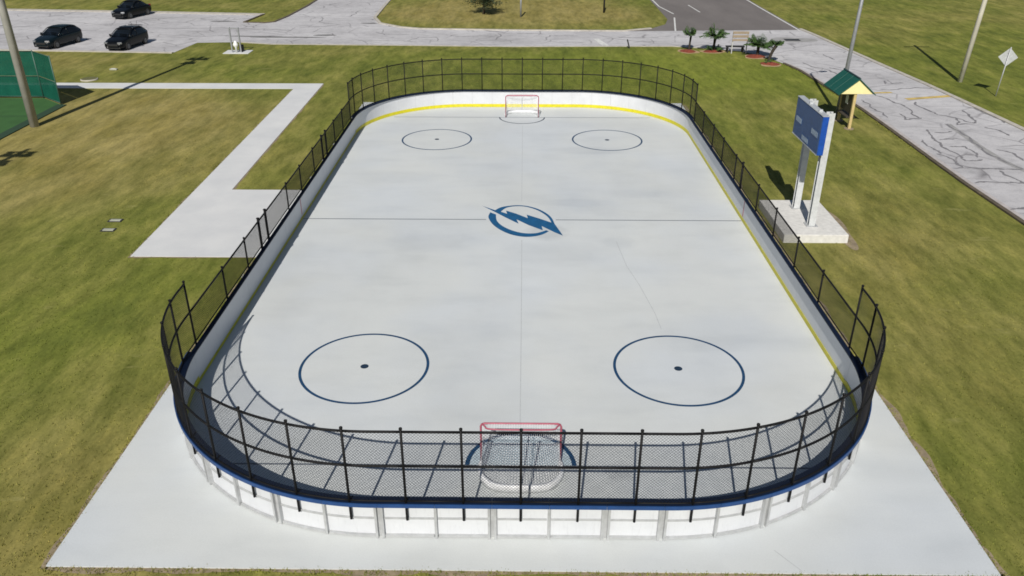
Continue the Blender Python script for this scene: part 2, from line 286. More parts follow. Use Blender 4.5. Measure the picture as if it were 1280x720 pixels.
for i, p in enumerate(CR): crack(p, .14 if i < 24 else .10).build('crack', Mt['crack'], road)
MB().strip([(23.4, 14.1), (23.3, 12.3), (23.1, 9.7), (23.1, 7.7), (23.6, 5)], .35, -.0152).build('repair_patch', Mt['patch'], road)
def dens(pts, st=1.5):
    o = [pts[0]]
    for a, b in zip(pts, pts[1:]):
        n = max(1, int((Vector(b)-Vector(a)).length/st)); o += [(a[0]+(b[0]-a[0])*k/n, a[1]+(b[1]-a[1])*k/n) for k in range(1, n+1)]
    return o
def fringe(pts, wmax, side, z=ZL+.005):
    q = dens(pts, .22); v = []; f = []
    for i, p in enumerate(q):
        a = Vector(q[max(i-1, 0)]); b_ = Vector(q[min(i+1, len(q)-1)]); t = (b_-a).normalized(); m = Vector((-t.y, t.x))*side
        wv = wmax*(.25+.75*abs(math.sin(i*.37)*math.sin(i*.113+1))+random.uniform(0, .25)); v += [(p[0]-m.x*.05, p[1]-m.y*.05, z), (p[0]+m.x*wv, p[1]+m.y*wv, z)]
    for i in range(len(q)-1): f.append((2*i, 2*i+2, 2*i+3, 2*i+1))
    return MB().add(v, f)
def kerb(pts, name, wd, z0, z1, m, lab, parent=None):
    b = MB(); L = []; R = []
    for i, p in enumerate(pts):
        a = Vector(pts[max(i-1, 0)]); c = Vector(pts[min(i+1, len(pts)-1)]); t = (c-a).normalized(); q = Vector((-t.y, t.x))*wd/2
        L.append(Vector(p)+q); R.append(Vector(p)-q)
    for i in range(len(pts)-1):
        b.add([(L[i].x, L[i].y, z0), (R[i].x, R[i].y, z0), (R[i+1].x, R[i+1].y, z0), (L[i+1].x, L[i+1].y, z0), (L[i].x, L[i].y, z1), (R[i].x, R[i].y, z1), (R[i+1].x, R[i+1].y, z1), (L[i+1].x, L[i+1].y, z1)], [(4, 5, 6, 7), (0, 1, 5, 4), (2, 3, 7, 6), (1, 2, 6, 5), (3, 0, 4, 7)])
    o = b.build(name, m, parent); return o
MB().strip([(x+.26, y) for x, y in ROAD_S[13:]], .3, -.0145).build('gutter_strip', Mt['patch_pale'], road)
tag(kerb(ROAD_S[13:], 'kerb', .2, -.08, .05, Mt['kerb_brown'], ''), 'brown weathered edge kerb along inner side of right road', 'kerb', kind='structure')
tag(kerb(ROAD_E, 'kerb', .32, -.08, .035, Mt['kerb'], ''), 'pale kerb along far side of right road', 'kerb', kind='structure')
tag(kerb(ISL[4:], 'kerb', .28, -.08, .06, Mt['kerb'], ''), 'pale kerb around the grass island behind the rink', 'kerb', kind='structure')
tag(kerb(PEN[:7], 'kerb', .22, -.08, .05, Mt['kerb_brown'], ''), 'dark kerb round the small grass corner by the lot', 'kerb', kind='structure')
tag(kerb(PEN[6:], 'kerb', .9, -.08, .03, Mt['kerb'], ''), 'wide pale kerb along the far side of the parking lot', 'kerb', kind='structure')
tag(kerb(ROAD_S[:3], 'kerb', .3, -.08, .03, Mt['kerb'], ''), 'pale kerb along the near side of the parking lot', 'kerb', kind='structure')
tag(kerb(ROAD_S[4:11], 'kerb', .22, -.08, .0, Mt['kerb'], ''), 'low kerb along near side of the road behind rink', 'kerb', kind='structure')

fr = fringe([(9.5, 18.2), (9.5, -18.25)], .22, 1)
fr2 = fringe([(-9.5, -18.2), (9.6, -18.2)], .16, -1); fr.add(fr2.v, fr2.f)
fr3 = fringe([(-9.5, -3.6), (-9.5, -18.25)], .14, -1); fr.add(fr3.v, fr3.f)
fr3 = fringe([(-14.55, 21.6), (-14.1, -3.6), (-9.5, -3.6)], .1, -1); fr.add(fr3.v, fr3.f)
fr3 = fringe([(-12.95, 23.0), (-12.62, 3.27), (-9.5, 3.27)], .1, 1); fr.add(fr3.v, fr3.f)
tag(fr.build('soil_fringe', Mt['dirt']), 'thin bare soil fringe along the concrete edges', 'soil', kind='stuff')

# ------------------------------------------------------------------ painted marks on the rink floor (children of the slab)
A_, B_, R_, G_ = 4.392, 10.794, 1.772, 15.017
for sx in (-1, 1):
    for sy in (-1, 1):
        MB().ring((sx*A_, sy*B_), R_-.04, R_+.04, .004, n=120).build('faceoff_circle', Mt['line_blue'], slab)
        MB().ring((sx*A_, sy*B_), .0, .115, .004, n=24).build('faceoff_spot', Mt['line_navy'], slab)
MB().strip([(-8.72, 0), (-1.42, 0)], .055, .004).build('center_line', Mt['line_grey'], slab)
MB().strip([(1.36, 0), (8.72, 0)], .055, .004).build('center_line', Mt['line_grey'], slab)
for sy in (-1, 1): MB().strip([(-7.2, sy*G_), (7.2, sy*G_)], .055, .004).build('goal_line', Mt['line_grey'], slab)
MB().ring((0, -G_), 1.2, 1.31, .0045, .02, math.pi-.02, 60).build('goal_crease', Mt['line_blue'], slab)
MB().ring((0, -G_), .0, 1.199, .0035, .03, math.pi-.03, 60).build('crease_fill', Mt['crease_pale'], slab)
MB().ring((0, G_), 1.22, 1.29, .0045, math.pi+.02, 2*math.pi-.02, 60).build('goal_crease', Mt['line_navy'], slab)
MB().strip([(.01, -2.0), (.0, -9), (-.02, -13.6)], .022, .003).build('floor_seam', Mt['seam'], slab)
MB().strip([(.0, 2.0), (.02, 8), (.03, 13.4)], .018, .003).build('floor_seam', Mt['seam'], slab)
crk = MB(); crk.strip([(3.55, -2.1), (3.7, -4.2), (3.95, -5.6), (4.2, -7.6), (4.25, -8.6)], .02, .003); crk.build('floor_crack', Mt['seam'], slab)
MB().strip([(5.2, -17.6), (5.6, -18.15)], .02, .003).build('floor_crack', Mt['seam'], slab)
# emblem: slanted bolt across a ring
BOLT = [(-1.629, 1.466), (-1.086, .998), (-.852, .838), (-.588, .614), (-.64, .963), (-.209, .619), (.245, .164), (.201, .528), (.694, .139), (1.175, -.281), (1.298, -.41), (1.578, -1.569), (1.302, -1.286), (.786, -.643), (.818, -1.059), (.27, -.545), (-.205, .033), (-.119, -.413), (-.626, .199), (-1.096, .818)]
bo = MB().flat(BOLT, .005).build('emblem_bolt', Mt['emblem_blue'], slab); tri(bo)
def smooth_curve(p, k=4):
    o = []; n = len(p)
    for i in range(n-1):
        a, b, c, d = (Vector(p[max(0, min(n-1, i+j))]) for j in (-1, 0, 1, 2))
        for t in [q/k for q in range(k)]:
            o.append(.5*((2*b)+(c-a)*t+(2*a-5*b+4*c-d)*t*t+(3*b-a-3*c+d)*t**3))
    o.append(Vector(p[-1])); return [(q.x, q.y) for q in o]
def band(o_, i_, z):
    o_ = smooth_curve(o_); i_ = smooth_curve(i_); n = min(len(o_), len(i_))
    return MB().add([(*p, z) for p in o_[:n]]+[(*p, z) for p in i_[:n]], [(k, k+1, n+k+1, n+k) for k in range(n-1)])
band([(-1.086, .998), (-.864, 1.317), (-.526, 1.49), (-.122, 1.563), (.282, 1.45), (.681, 1.146), (1.008, .684), (1.205, .185), (1.298, -.41)], [(-.852, .838), (-.676, 1.211), (-.431, 1.398), (-.09, 1.462), (.251, 1.357), (.618, 1.046), (.915, .602), (1.085, .183), (1.175, -.281)], .0045).build('emblem_ring', Mt['emblem_blue'], slab)
band([(-1.278, .767), (-1.338, .348), (-1.278, -.044), (-1.113, -.541), (-.836, -1.022), (-.481, -1.418), (-.136, -1.628), (.206, -1.701), (.549, -1.619), (.839, -1.422), (1.053, -1.143)], [(-1.033, .528), (-1.023, .194), (-.961, -.195), (-.773, -.612), (-.518, -.944), (-.254, -1.176), (.006, -1.317), (.265, -1.372), (.524, -1.347), (.757, -1.22), (.948, -1.057)], .0045).build('emblem_ring', Mt['emblem_blue'], slab)

# ------------------------------------------------------------------ dasher boards and chain link fence
CX, CY, RF = 3.0, 11.50, 5.95          # corner centres; radius of the fence line (d = .2)
ARC = RF*math.pi/2; S_E = 2*CX; S_S = 2*CY; TOT = 2*S_E+2*S_S+4*ARC
FD = .095                             # the fence stands this far outside the inner board face
def P(s, d=FD):
    """point on the ring at arc length s (0 = middle of the near end, anticlockwise), offset d outside the inner board face"""
    s %= TOT; r = RF-.2+d
    segs = ((CX, 'l', (0, -CY), (1, 0)), (ARC, 'a', (CX, -CY), -90), (S_S, 'l', (CX, -CY), (0, 1)), (ARC, 'a', (CX, CY), 0), (S_E, 'l', (CX, CY), (-1, 0)), (ARC, 'a', (-CX, CY), 90), (S_S, 'l', (-CX, CY), (0, -1)), (ARC, 'a', (-CX, -CY), 180), (CX, 'l', (-CX, -CY), (1, 0)))
    for L, k, c, q in segs:
        if s <= L+1e-9:
            if k == 'l':
                nx, ny = q[1], -q[0]; return c[0]+q[0]*s+nx*r, c[1]+q[1]*s+ny*r, nx, ny
            a = math.radians(q)+s/RF; return c[0]+r*math.cos(a), c[1]+r*math.sin(a), math.cos(a), math.sin(a)
        s -= L
def is_curved(s0, s1):
    for k in range(5):
        s = (s0+(s1-s0)*k/4) % TOT; a = P(s-.01); b = P(s+.01)
        if abs(a[2]-b[2])+abs(a[3]-b[3]) > 1e-4: return True
    return False
def ss(s0, s1, st=.15):
    n = max(1, math.ceil((s1-s0)/st)) if is_curved(s0, s1) else 1
    return [s0+(s1-s0)*k/n for k in range(n+1)]
def sweep(b, s0, s1, d0, d1, z0, z1):
    v = []; f = []; S = ss(s0, s1)
    for s in S:
        for d, z in ((d0, z0), (d1, z0), (d1, z1), (d0, z1)): x, y, _, _ = P(s, d); v.append((x, y, z))
    for i in range(len(S)-1):
        for k in range(4): f.append((4*i+k, 4*i+(k+1) % 4, 4*i+4+(k+1) % 4, 4*i+4+k))
    m = 4*(len(S)-1); f += [(3, 2, 1, 0), (m, m+1, m+2, m+3)]
    return b.add(v, f)
def post_box(b, s, d0, d1, wd, z0, z1):
    x, y, nx, ny = P(s, (d0+d1)/2); return b.box((x, y, (z0+z1)/2), (d1-d0, wd, z1-z0), math.atan2(ny, nx))
END = 12.70; BAY = 1.165             # the tall fence at each end: ten full bays and one short one each way from its middle
H2 = TOT/2
s_end_R = END; s_endf_R = H2-END
def sR(y): return CX+ARC+(y+CY)       # arc length on the right side at height y
def sL(y): return TOT-sR(y)
HB = .96
boards = empty('rink_boards', (0, 0, 0)); tag(boards, 'white dasher boards with blue cap and yellow kick strip enclosing the rink', 'rink boards')
fence = empty('chain_link_fence', (0, 0, 0)); tag(fence, 'black chain link fence rising from the rink boards, taller at the ends', 'fence')
# joints between board panels
near = [BAY*(k+.5) for k in range(-11, 11)]
joints = sorted([j % TOT for j in near] + [(H2+j) % TOT for j in near] + [sR(-9.3+2.325*k) for k in range(1, 8)] + [sL(-9.3+2.325*k) for k in range(1, 8)] + [sL(-4.45)])
joints = [j for i, j in enumerate(joints) if j-joints[i-1] > .5 or i == 0]
dbl = {round(BAY*k, 2) for k in (-8.5, -6.5, -4.5, -2.5, -.5, 1.5, 2.5, 4.5, 6.5, 8.5)}
for i, j in enumerate(joints):
    s0, s1 = j, (joints[i+1] if i+1 < len(joints) else joints[0]+TOT)
    mid_s = ((s0+s1)/2) % TOT; at_end = min(mid_s, TOT-mid_s, abs(mid_s-H2)) < END+.3
    sweep(MB(), s0+.004, s1-.004, .0, .03, .015, .925).build('board_panel', Mt['board'], boards)
    sweep(MB(), s0+.003, s1-.003, -.014, -.001, .006, .18 if at_end else (.145 if mid_s < H2 else .09)).build('kick_plate', Mt['yellow_kick'], boards)
    sweep(MB(), s0+.003, s1-.003, -.075, .138 if at_end else .06, .927, HB).build('cap_rail', Mt['navy_cap'], boards)
    if at_end: sweep(MB(), s0+.003, s1-.003, .14, .16, .872, HB+.004).build('cap_fascia', Mt['blue_cap'], boards)
    sweep(MB(), s0+.045, s1-.045, .034, .058, .475, .52).build('mid_rail', Mt['galvanised'], boards)
    sweep(MB(), s0+.045, s1-.045, .034, .085, .02, .065).build('base_rail', Mt['galvanised'], boards)
    jn = j if j < TOT/2 else j-TOT
    if round(jn, 2) in dbl or abs(jn) > END:
        for o in (-.066, .066): post_box(MB(), j+o, .033, .12, .05, .003, .922).build('frame_post', Mt['galvanised'], boards)
        post_box(MB(), j, .034, .05, .08, .01, .92).build('joint_plate', Mt['galvanised'], boards)
    else: post_box(MB(), j, .033, .11, .055, .003, .922).build('frame_post', Mt['galvanised'], boards)
for s in (sR(0), sL(0)): sweep(MB(), s-.03, s+.03, -.006, -.001, .185, .925).build('center_stripe', Mt['red_line'], boards)

# fence bays: (s0, s1, top)
bays = []
for base in (0, H2): bays += [(base+max(-END, BAY*k), base+min(END, BAY*(k+1)), 2.74) for k in range(-11, 11)]
yR = [-11.08, -8.53, -6.12, -3.62, -1.24, 1.24, 2.34, 4.70, 6.75, 9.0, 11.08]
yL = [11.08, 9.2, 7.27, 5.49, 4.71, 3.0, .75, -1.3, -4.05, -4.85, -6.4, -8.52, -11.08]
yR[0] = -CY-(END-CX-ARC) + 0; yR[0] = (END-CX-ARC)-CY; yR[-1] = -yR[0]; yL[0] = yR[-1]; yL[-1] = yR[0]
bays += [(sR(a), sR(b), 1.9) for a, b in zip(yR, yR[1:])]
bays += [(sL(a), sL(b), 1.9) for a, b in zip(yL, yL[1:])]
posts = {}
for s0, s1, t in bays:
    for s in (s0, s1): k = round(s % TOT, 3) % round(TOT, 3); posts[k] = max(posts.get(k, 0), t)
thick = [sL(y) % TOT for y in (5.49, 4.71, -4.05, -4.85)] + [sR(1.24)]
for s, t in posts.items():
    x, y, nx, ny = P(s); r = .042 if any(abs(s-q) < .01 for q in thick) else .027; tt = t+(.09 if r > .04 else .06)
    p = MB().tube([(x, y, .5), (x, y, tt)], r, 10).build('fence_post', Mt['black_vinyl'], fence, True)
    MB().tube([(x, y, tt-.004), (x, y, tt+.03), (x, y, tt+.045)], [r*1.3, r*1.25, r*.4], 10).build('post_cap', Mt['black_vinyl'], p, True)
    for z in ((1.1, t-.1) if t < 2 else (1.1, 1.9, t-.1)): pass
def rail(s0, s1, z, r):
    S = ss(s0, s1, .2); b = MB().tube([(*P(s)[:2], z) for s in S], r, 8); return b.build('fence_rail', Mt['black_vinyl'], fence, True)
WP = .072; WR = .0030
def wires(s0, s1, z0, z1, WR=WR):
    b = MB(); W = s1-s0; H = z1-z0; cv = is_curved(s0, s1); n0 = math.floor(-H/WP); n1 = math.ceil(W/WP)
    for sg in (1, -1):
        for k in range(n0, n1+1):
            # u = k*WP + sg-slope line in (u, v)
            ua = k*WP; a = max(0, -ua); c = min(H, W-ua)
            if c-a < .02: continue
            m = max(1, math.ceil((c-a)/.25)) if cv else 1
            pts = []
            for i in range(m+1):
                v = a+(c-a)*i/m; u = ua+v
                if sg < 0: u = W-u
                x, y, nx, ny = P(s0+u, FD+sg*WR*.8); pts.append((x, y, z0+v))
            nn = Vector((P(s0+W/2)[2], P(s0+W/2)[3], 0))
            b.tube(pts, WR, 3, False, up=nn)
    return b
for s0, s1, t in bays:
    a, c = s0+.03, s1-.03
    rail(s0, s1, t, .027)
    rail(s0, s1, 1.0, .018)
    if t > 2: rail(s0, s1, 1.9, .027)
    me = wires(a, c, 1.0, t, .0030 if t > 2 else .0042).build('chain_link_mesh', Mt['black_vinyl'], fence)
    me['kind'] = 'stuff'

# ------------------------------------------------------------------ hockey goals
def goal(loc, rz, lab):
    r = empty('hockey_goal', loc, rz); tag(r, lab, 'goal', 'goals on the rink')
    W2, H, DB, DT = .915, 1.22, .88, .2      # opening faces -y, back at +y
    f = [(-W2, 0, .01), (-W2, 0, H-.08), (-W2+.025, 0, H-.025), (-W2+.08, 0, H), (W2-.08, 0, H), (W2-.025, 0, H-.025), (W2, 0, H-.08), (W2, 0, .01)]
    MB().tube(f, .025, 10, up=(0, 1, 0)).build('front_frame', Mt['goal_red'], r, True)
    base = [(-W2, .02), (-W2-.03, .25), (-W2+.02, .52), (-W2+.2, .76), (-W2+.45, DB), (0, DB+.02), (W2-.45, DB), (W2-.2, .76), (W2-.02, .52), (W2+.03, .25), (W2, .02)]
    base = smooth_curve(base, 4)
    top = [(-W2+.04, .0), (-W2+.1, DT*.5), (-W2+.22, DT), (0, DT+.02), (W2-.22, DT), (W2-.1, DT*.5), (W2-.04, .0)]; top = smooth_curve(top, 4)
    MB().tube([(*p, H-.01) for p in top], .02, 8).build('top_frame', Mt['goal_red'], r, True)
    MB().tube([(*p, .045) for p in base], .024, 8).build('base_frame', Mt['goal_red'], r, True)
    # padded white skirt round the base
    b = MB(); m = len(base)
    v = []; fc = []
    for i, p in enumerate(base):
        a = Vector(base[max(i-1, 0)]); c = Vector(base[min(i+1, m-1)]); t = (c-a).normalized(); q = Vector((-t.y, t.x))
        for d, z in ((.035, .005), (.05, .12), (.035, .2), (-.04, .2), (-.05, .12), (-.04, .005)): v.append((p[0]+q.x*d, p[1]+q.y*d, z))
    for i in range(m-1):
        for k in range(6): fc.append((6*i+k, 6*i+(k+1) % 6, 6*i+6+(k+1) % 6, 6*i+6+k))
    fc += [tuple(range(6))[::-1], tuple(6*(m-1)+k for k in range(6))]
    b.add(v, fc).build('base_pad', Mt['goal_white'], r, True)
    MB().tube([(0, DT+.02, H-.01), (0, .55, .75), (0, DB, .2)], .02, 8).build('back_support', Mt['goal_white'], r, True)
    # netting: string grid from the top bar down to the base bar, plus the roof
    nb = MB(); n = 44
    def along(c, t):
        L = [0]
        for a, e in zip(c, c[1:]): L.append(L[-1]+(Vector(e)-Vector(a)).length)
        q = t*L[-1]
        for i in range(len(c)-1):
            if q <= L[i+1]+1e-9:
                k = (q-L[i])/(L[i+1]-L[i]); return (c[i][0]+(c[i+1][0]-c[i][0])*k, c[i][1]+(c[i+1][1]-c[i][1])*k)
        return c[-1]
    def S(t, h):
        a = along(top, t); e = along(base, t); k = h**1.25; return (a[0]+(e[0]-a[0])*k, a[1]+(e[1]-a[1])*k, (H-.01)+(.1-H)*h)
    for i in range(n+1): nb.tube([S(i/n, k/5) for k in range(6)], .0032, 3, False)
    for j in range(0, 24): nb.tube([S(i/24, j/24) for i in range(25)], .0032, 3, False)
    for i in range(1, 25):
        x = -W2+.2+(2*W2-.4)*i/25; nb.tube([(x, .0, H+.002), (x, DT*.97, H+.002)], .0032, 3, False)
    for j in range(1, 5): nb.tube([(-W2+.16, DT*j/5, H+.004), (W2-.16, DT*j/5, H+.004)], .0032, 3, False)
    o = nb.build('net', Mt['net_white'], r); o['kind'] = 'stuff'
    return r
goal((0, -G_, 0), math.pi, 'red framed hockey goal behind the near fence, back turned to viewer')
goal((0, G_, 0), 0, 'red framed hockey goal at the far end of the rink, open front visible')

# ------------------------------------------------------------------ scoreboard
sb = empty('scoreboard', (10.98, -.2, .3)); tag(sb, 'blue scoreboard raised on two white columns beside the right boards', 'scoreboard')
def part(b, name, m, par, **kw):
    """builds b (written in world coordinates) as a child of an unrotated empty"""
    o = par.location; b.v = [(x-o.x, y-o.y, z-o.z) for x, y, z in b.v]; return b.build(name, Mt[m], par, **kw)
for y, x in ((-1.1, 11.07), (.74, 11.05)):
    b = MB(); b.bbox(x-.12, x+.12, y-.125, y-.107, .312, 4.66); b.bbox(x-.12, x+.12, y+.107, y+.125, .312, 4.66); b.bbox(x-.011, x+.011, y-.107, y+.107, .312, 4.66)
    c = part(b, 'column', 'column_white', sb)
    bp = MB().bbox(x-.22, x+.22, y-.22, y+.22, .3, .318)
    for a in (-1, 1):
        for e in (-1, 1): bp.tube([(x+a*.17, y+e*.17, .318), (x+a*.17, y+e*.17, .36)], .018, 6)
    part(bp, 'base_plate', 'galvanised', sb)
cab = part(MB().bbox(10.72, 10.935, -1.40, 1.58, 3.15, 4.58), 'cabinet', 'score_side', sb, bevel=.012)
part(MB().bbox(10.705, 10.719, -1.37, 1.55, 3.18, 4.55), 'face_panel', 'score_blue', sb)
part(MB().bbox(10.70, 10.94, -1.41, 1.59, 4.582, 4.605), 'top_trim', 'sign_back', sb)
part(MB().bbox(10.69, 10.704, -1.39, 1.57, 3.145, 3.175), 'bottom_trim', 'sign_back', sb)
for y in (-.75, .35): part(MB().bbox(10.76, 10.88, y-.04, y+.04, 4.607, 4.68), 'lifting_lug', 'sign_back', sb)
for y0, y1, z0, z1 in ((.70, 1.38, 3.70, 3.93), (-1.19, -.47, 3.72, 3.95), (-.32, .45, 3.22, 3.43)):
    dm = part(MB().bbox(10.697, 10.704, y0-.03, y1+.03, z0-.03, z1+.03), 'display_window', 'score_blue', sb)
    b = MB(); n = 5; wd = (y1-y0)/n
    for k in range(n): b.bbox(10.692, 10.6965, y0+k*wd+.015, y0+(k+1)*wd-.03, z0+.02, z1-.02)
    part(b, 'lettering', 'score_text', sb)
pad = MB().bbox(9.8, 12.2, -2.05, 1.55, -.1, .3).build('concrete_pad', Mt['pad'], bevel=.015)
tag(pad, 'raised square concrete pad under the blue scoreboard', 'concrete pad')
MB().flat(blob(12.35, -.6, .35, 1.9, 0), ZL+.006).build('dirt_patch', Mt['dirt'], None); tag(bpy.data.objects['dirt_patch'], 'bare dirt strip along the right edge of scoreboard pad', 'dirt patch', kind='structure')

# ------------------------------------------------------------------ information kiosk
ki = empty('kiosk', (17.65, 14.0, ZL)); tag(ki, 'small information kiosk with green gable roof and cream gable on lawn', 'kiosk')
for y in (13.1, 14.75):
    part(MB().bbox(17.56, 17.70, y-.07, y+.07, ZL, 1.95), 'post', 'tan_post', ki)
    part(MB().tube([(17.63, y, ZL-.02), (17.63, y, ZL+.03)], .26, 14), 'footing', 'dirt', ki)
nb_ = part(MB().bbox(17.58, 17.67, 13.18, 14.67, .75, 1.85), 'notice_board', 'dark_panel', ki)
part(MB().bbox(17.568, 17.578, 13.75, 14.1, 1.15, 1.6), 'notice', 'paper', ki)
part(MB().bbox(17.4, 17.86, 13.2, 14.66, .55, .6), 'shelf', 'dark_panel', ki)
X0, X1, XC, YF, YB, ZE, ZA = 16.77, 18.53, 17.65, 12.98, 15.2, 1.88, 2.62
def slope(xe, name):
    s_ = 1 if xe > XC else -1; v = []
    ov = .1; sl = (ZA-ZE)/(X1-XC)
    for y in (YF-.08, YB+.08):
        for x, z in ((XC, ZA+.02), (xe+s_*ov, ZE+.02-sl*ov), (xe+s_*ov, ZE+.07-sl*ov), (XC, ZA+.08)): v.append((x, y, z))
    return part(MB().add(v, [(0, 1, 2, 3), (7, 6, 5, 4), (0, 4, 5, 1), (1, 5, 6, 2), (2, 6, 7, 3), (3, 7, 4, 0)]), name, 'roof_green', ki)
for xe in (X0, X1):
    rp = slope(xe, 'roof_slope'); s_ = 1 if xe > XC else -1
    for k in (2, 4):               # standing seams
        y = YF-.08+(YB-YF+.16)*k/6
        sl = (ZA-ZE)/(X1-XC); part(MB().tube([(XC+s_*.02, y, ZA+.08), (xe+s_*.1, y, ZE+.075-sl*.1)], .008, 6), 'roof_seam', 'roof_green', ki)
part(MB().tube([(XC, YF-.09, ZA+.085), (XC, YB+.09, ZA+.085)], .045, 8), 'ridge_cap', 'roof_edge', ki)
for y0, y1 in ((YF, YF+.05), (YB-.05, YB)):
    v = [(X0, y0, ZE), (X1, y0, ZE), (XC, y0, ZA), (X0, y1, ZE), (X1, y1, ZE), (XC, y1, ZA)]
    part(MB().add(v, [(0, 1, 2), (5, 4, 3), (0, 3, 4, 1), (1, 4, 5, 2), (2, 5, 3, 0)]), 'gable', 'cream', ki)
part(MB().bbox(X0+.05, X1-.05, 13.5, 13.6, 1.80, 1.878), 'cross_beam', 'tan_post', ki); part(MB().bbox(X0+.05, X1-.05, 14.4, 14.5, 1.80, 1.878), 'cross_beam', 'tan_post', ki)

# ------------------------------------------------------------------ poles
def flood_pole(x, y, h, r0, r1, lab, mat_, arms, grp=None, lean=(0, 0)):
    e = empty('light_pole', (x, y, ZL)); tag(e, lab, 'light pole', grp)
    top = (lean[0], lean[1], h)
    MB().tube([(0, 0, -.3), (lean[0]*.5, lean[1]*.5, h*.5), top], [r0, (r0+r1)/2, r1], 16).build('pole_shaft', mat_, e, True)
    for z, n, wd in arms:
        MB().box((lean[0], lean[1]-.12, z), (wd, .1, .12)).build('cross_arm', Mt['steel_grey'], e)
        for k in range(n):
            xx = lean[0]-wd/2+wd*(k+.5)/n
            l = MB().tube([(xx, lean[1]-.2, z+.05), (xx, lean[1]-.5, z-.1), (xx, lean[1]-.62, z-.2)], [.12, .3, .33], 12).build('flood_lamp', Mt['steel_grey'], e, True)
    return e
flood_pole(-26.48, 12.95, 16.2, .235, .13, 'tall concrete floodlight pole beside the green court', Mt['pole_concrete'], ((15.9, 3, 1.5), (14.7, 2, .9)))
flood_pole(-27.3, -9.6, 16.2, .235, .13, 'tall concrete floodlight pole out on the near left lawn', Mt['pole_concrete'], ((15.9, 3, 1.5), (14.7, 2, .9)))
e = empty('light_pole', (17.95, 15.9, ZL)); tag(e, 'slim grey lamp post rising behind the kiosk roof', 'light pole')
MB().tube([(0, 0, -.2), (.16, 0, 5), (.3, 0, 9.2)], [.12, .10, .08], 14).build('pole_shaft', Mt['steel_grey'], e, True)
MB().tube([(.22, 0, 9.1), (.5, .25, 9.3), (1.1, .5, 9.35)], .03, 8).build('lamp_arm', Mt['steel_grey'], e, True)
MB().box((1.35, .55, 9.33), (.6, .25, .12), .4).build('lamp_head', Mt['steel_grey'], e, bevel=.03)
e = empty('utility_pole', (28.84, 24.15, ZL)); tag(e, 'pale utility pole on the lawn past the right road', 'utility pole')
MB().tube([(0, 0, -.3), (.35, 0, 6), (.6, 0, 11)], [.16, .14, .11], 14).build('pole_shaft', Mt['pole_pale'], e, True)
MB().box((.6, 0, 10.5), (2.0, .1, .12)).build('cross_arm', Mt['pole_pale'], e)
e = empty('road_sign', (29.25, 20.4, ZL)); tag(e, 'diamond road sign seen from behind past the right road', 'road sign')
MB().tube([(0, 0, -.2), (.16, 0, 2.95)], .035, 8).build('sign_post', Mt['galvanised'], e, True)
R45 = Matrix.Rotation(math.radians(-12), 3, 'Z') @ Matrix.Rotation(math.radians(45), 3, 'Y')
MB().box((.16, .06, 2.35), (.78, .012, .78), rot=R45).build('sign_plate', Mt['sign_back'], e)
for z in (2.15, 2.6): MB().box((.15, .045, z), (.12, .02, .05)).build('bracket', Mt['galvanised'], e)
for x, y, h, lab in ((-.15, 50.2, 2.6, 'thin grey post on grass island behind far goal'), (7.95, 52.9, 2.8, 'thin dark post on grass island left of the asphalt road')):
    e = empty('post', (x, y, ZL)); tag(e, lab, 'post'); MB().tube([(0, 0, -.1), (0, 0, h)], .09, 10).build('post_shaft', Mt['steel_grey'] if x < 1 else Mt['trim'], e, True); MB().tube([(0, 0, h), (0, 0, h+.05)], [.105, .04], 10).build('post_cap', Mt['trim'], e, True)

# ------------------------------------------------------------------ green court with windscreen fence
CT = [(-27.2, 2), (-27.3, 17.45), (-29.2, 19.05), (-60, 19.05), (-60, 2)]
ct = MB().flat(CT, -.018).build('sports_court', Mt['court_green']); tag(ct, 'green surfaced sports court at the left edge', 'sports court', kind='structure')
kerb(dens([(-27.15, 2), (-27.25, 17.4)], 3), 'court_edging', .55, -.05, .02, Mt['court_edge'], '', ct)
MB().strip([(-60, 14), (-38, 14.6), (-27.6, 15.0)], .06, -.012).build('court_line', Mt['court_edge'], ct)
wf = empty('windscreen_fence', (-29.2, 19.05, ZL)); tag(wf, 'green mesh windscreen fence with chamfered corner behind the green court', 'fence')
wp = [(-27.35, 17.5), (-29.2, 19.05)] + [(-29.2-3.0*k, 19.05) for k in range(1, 8)]
HT = 2.78
for i, (x, y) in enumerate(wp): part(MB().tube([(x, y, ZL), (x, y, HT+.05)], .035, 8), 'fence_post', 'rail_pale', wf, smooth=True)
for (xa, ya), (xb, yb) in zip(wp, wp[1:]):
    for z in (HT, 1.3, .08): part(MB().tube([(xa, ya, z), (xb, yb, z)], .022, 8), 'fence_rail', 'rail_pale', wf, smooth=True)
    L = math.hypot(xb-xa, yb-ya); a = math.atan2(yb-ya, xb-xa)
    for z0, z1 in ((.1, 1.27), (1.33, HT-.03)): part(MB().box(((xa+xb)/2+.03*math.sin(a), (ya+yb)/2-.03*math.cos(a), (z0+z1)/2), (L-.04, .012, z1-z0), a), 'windscreen', 'screen', wf)

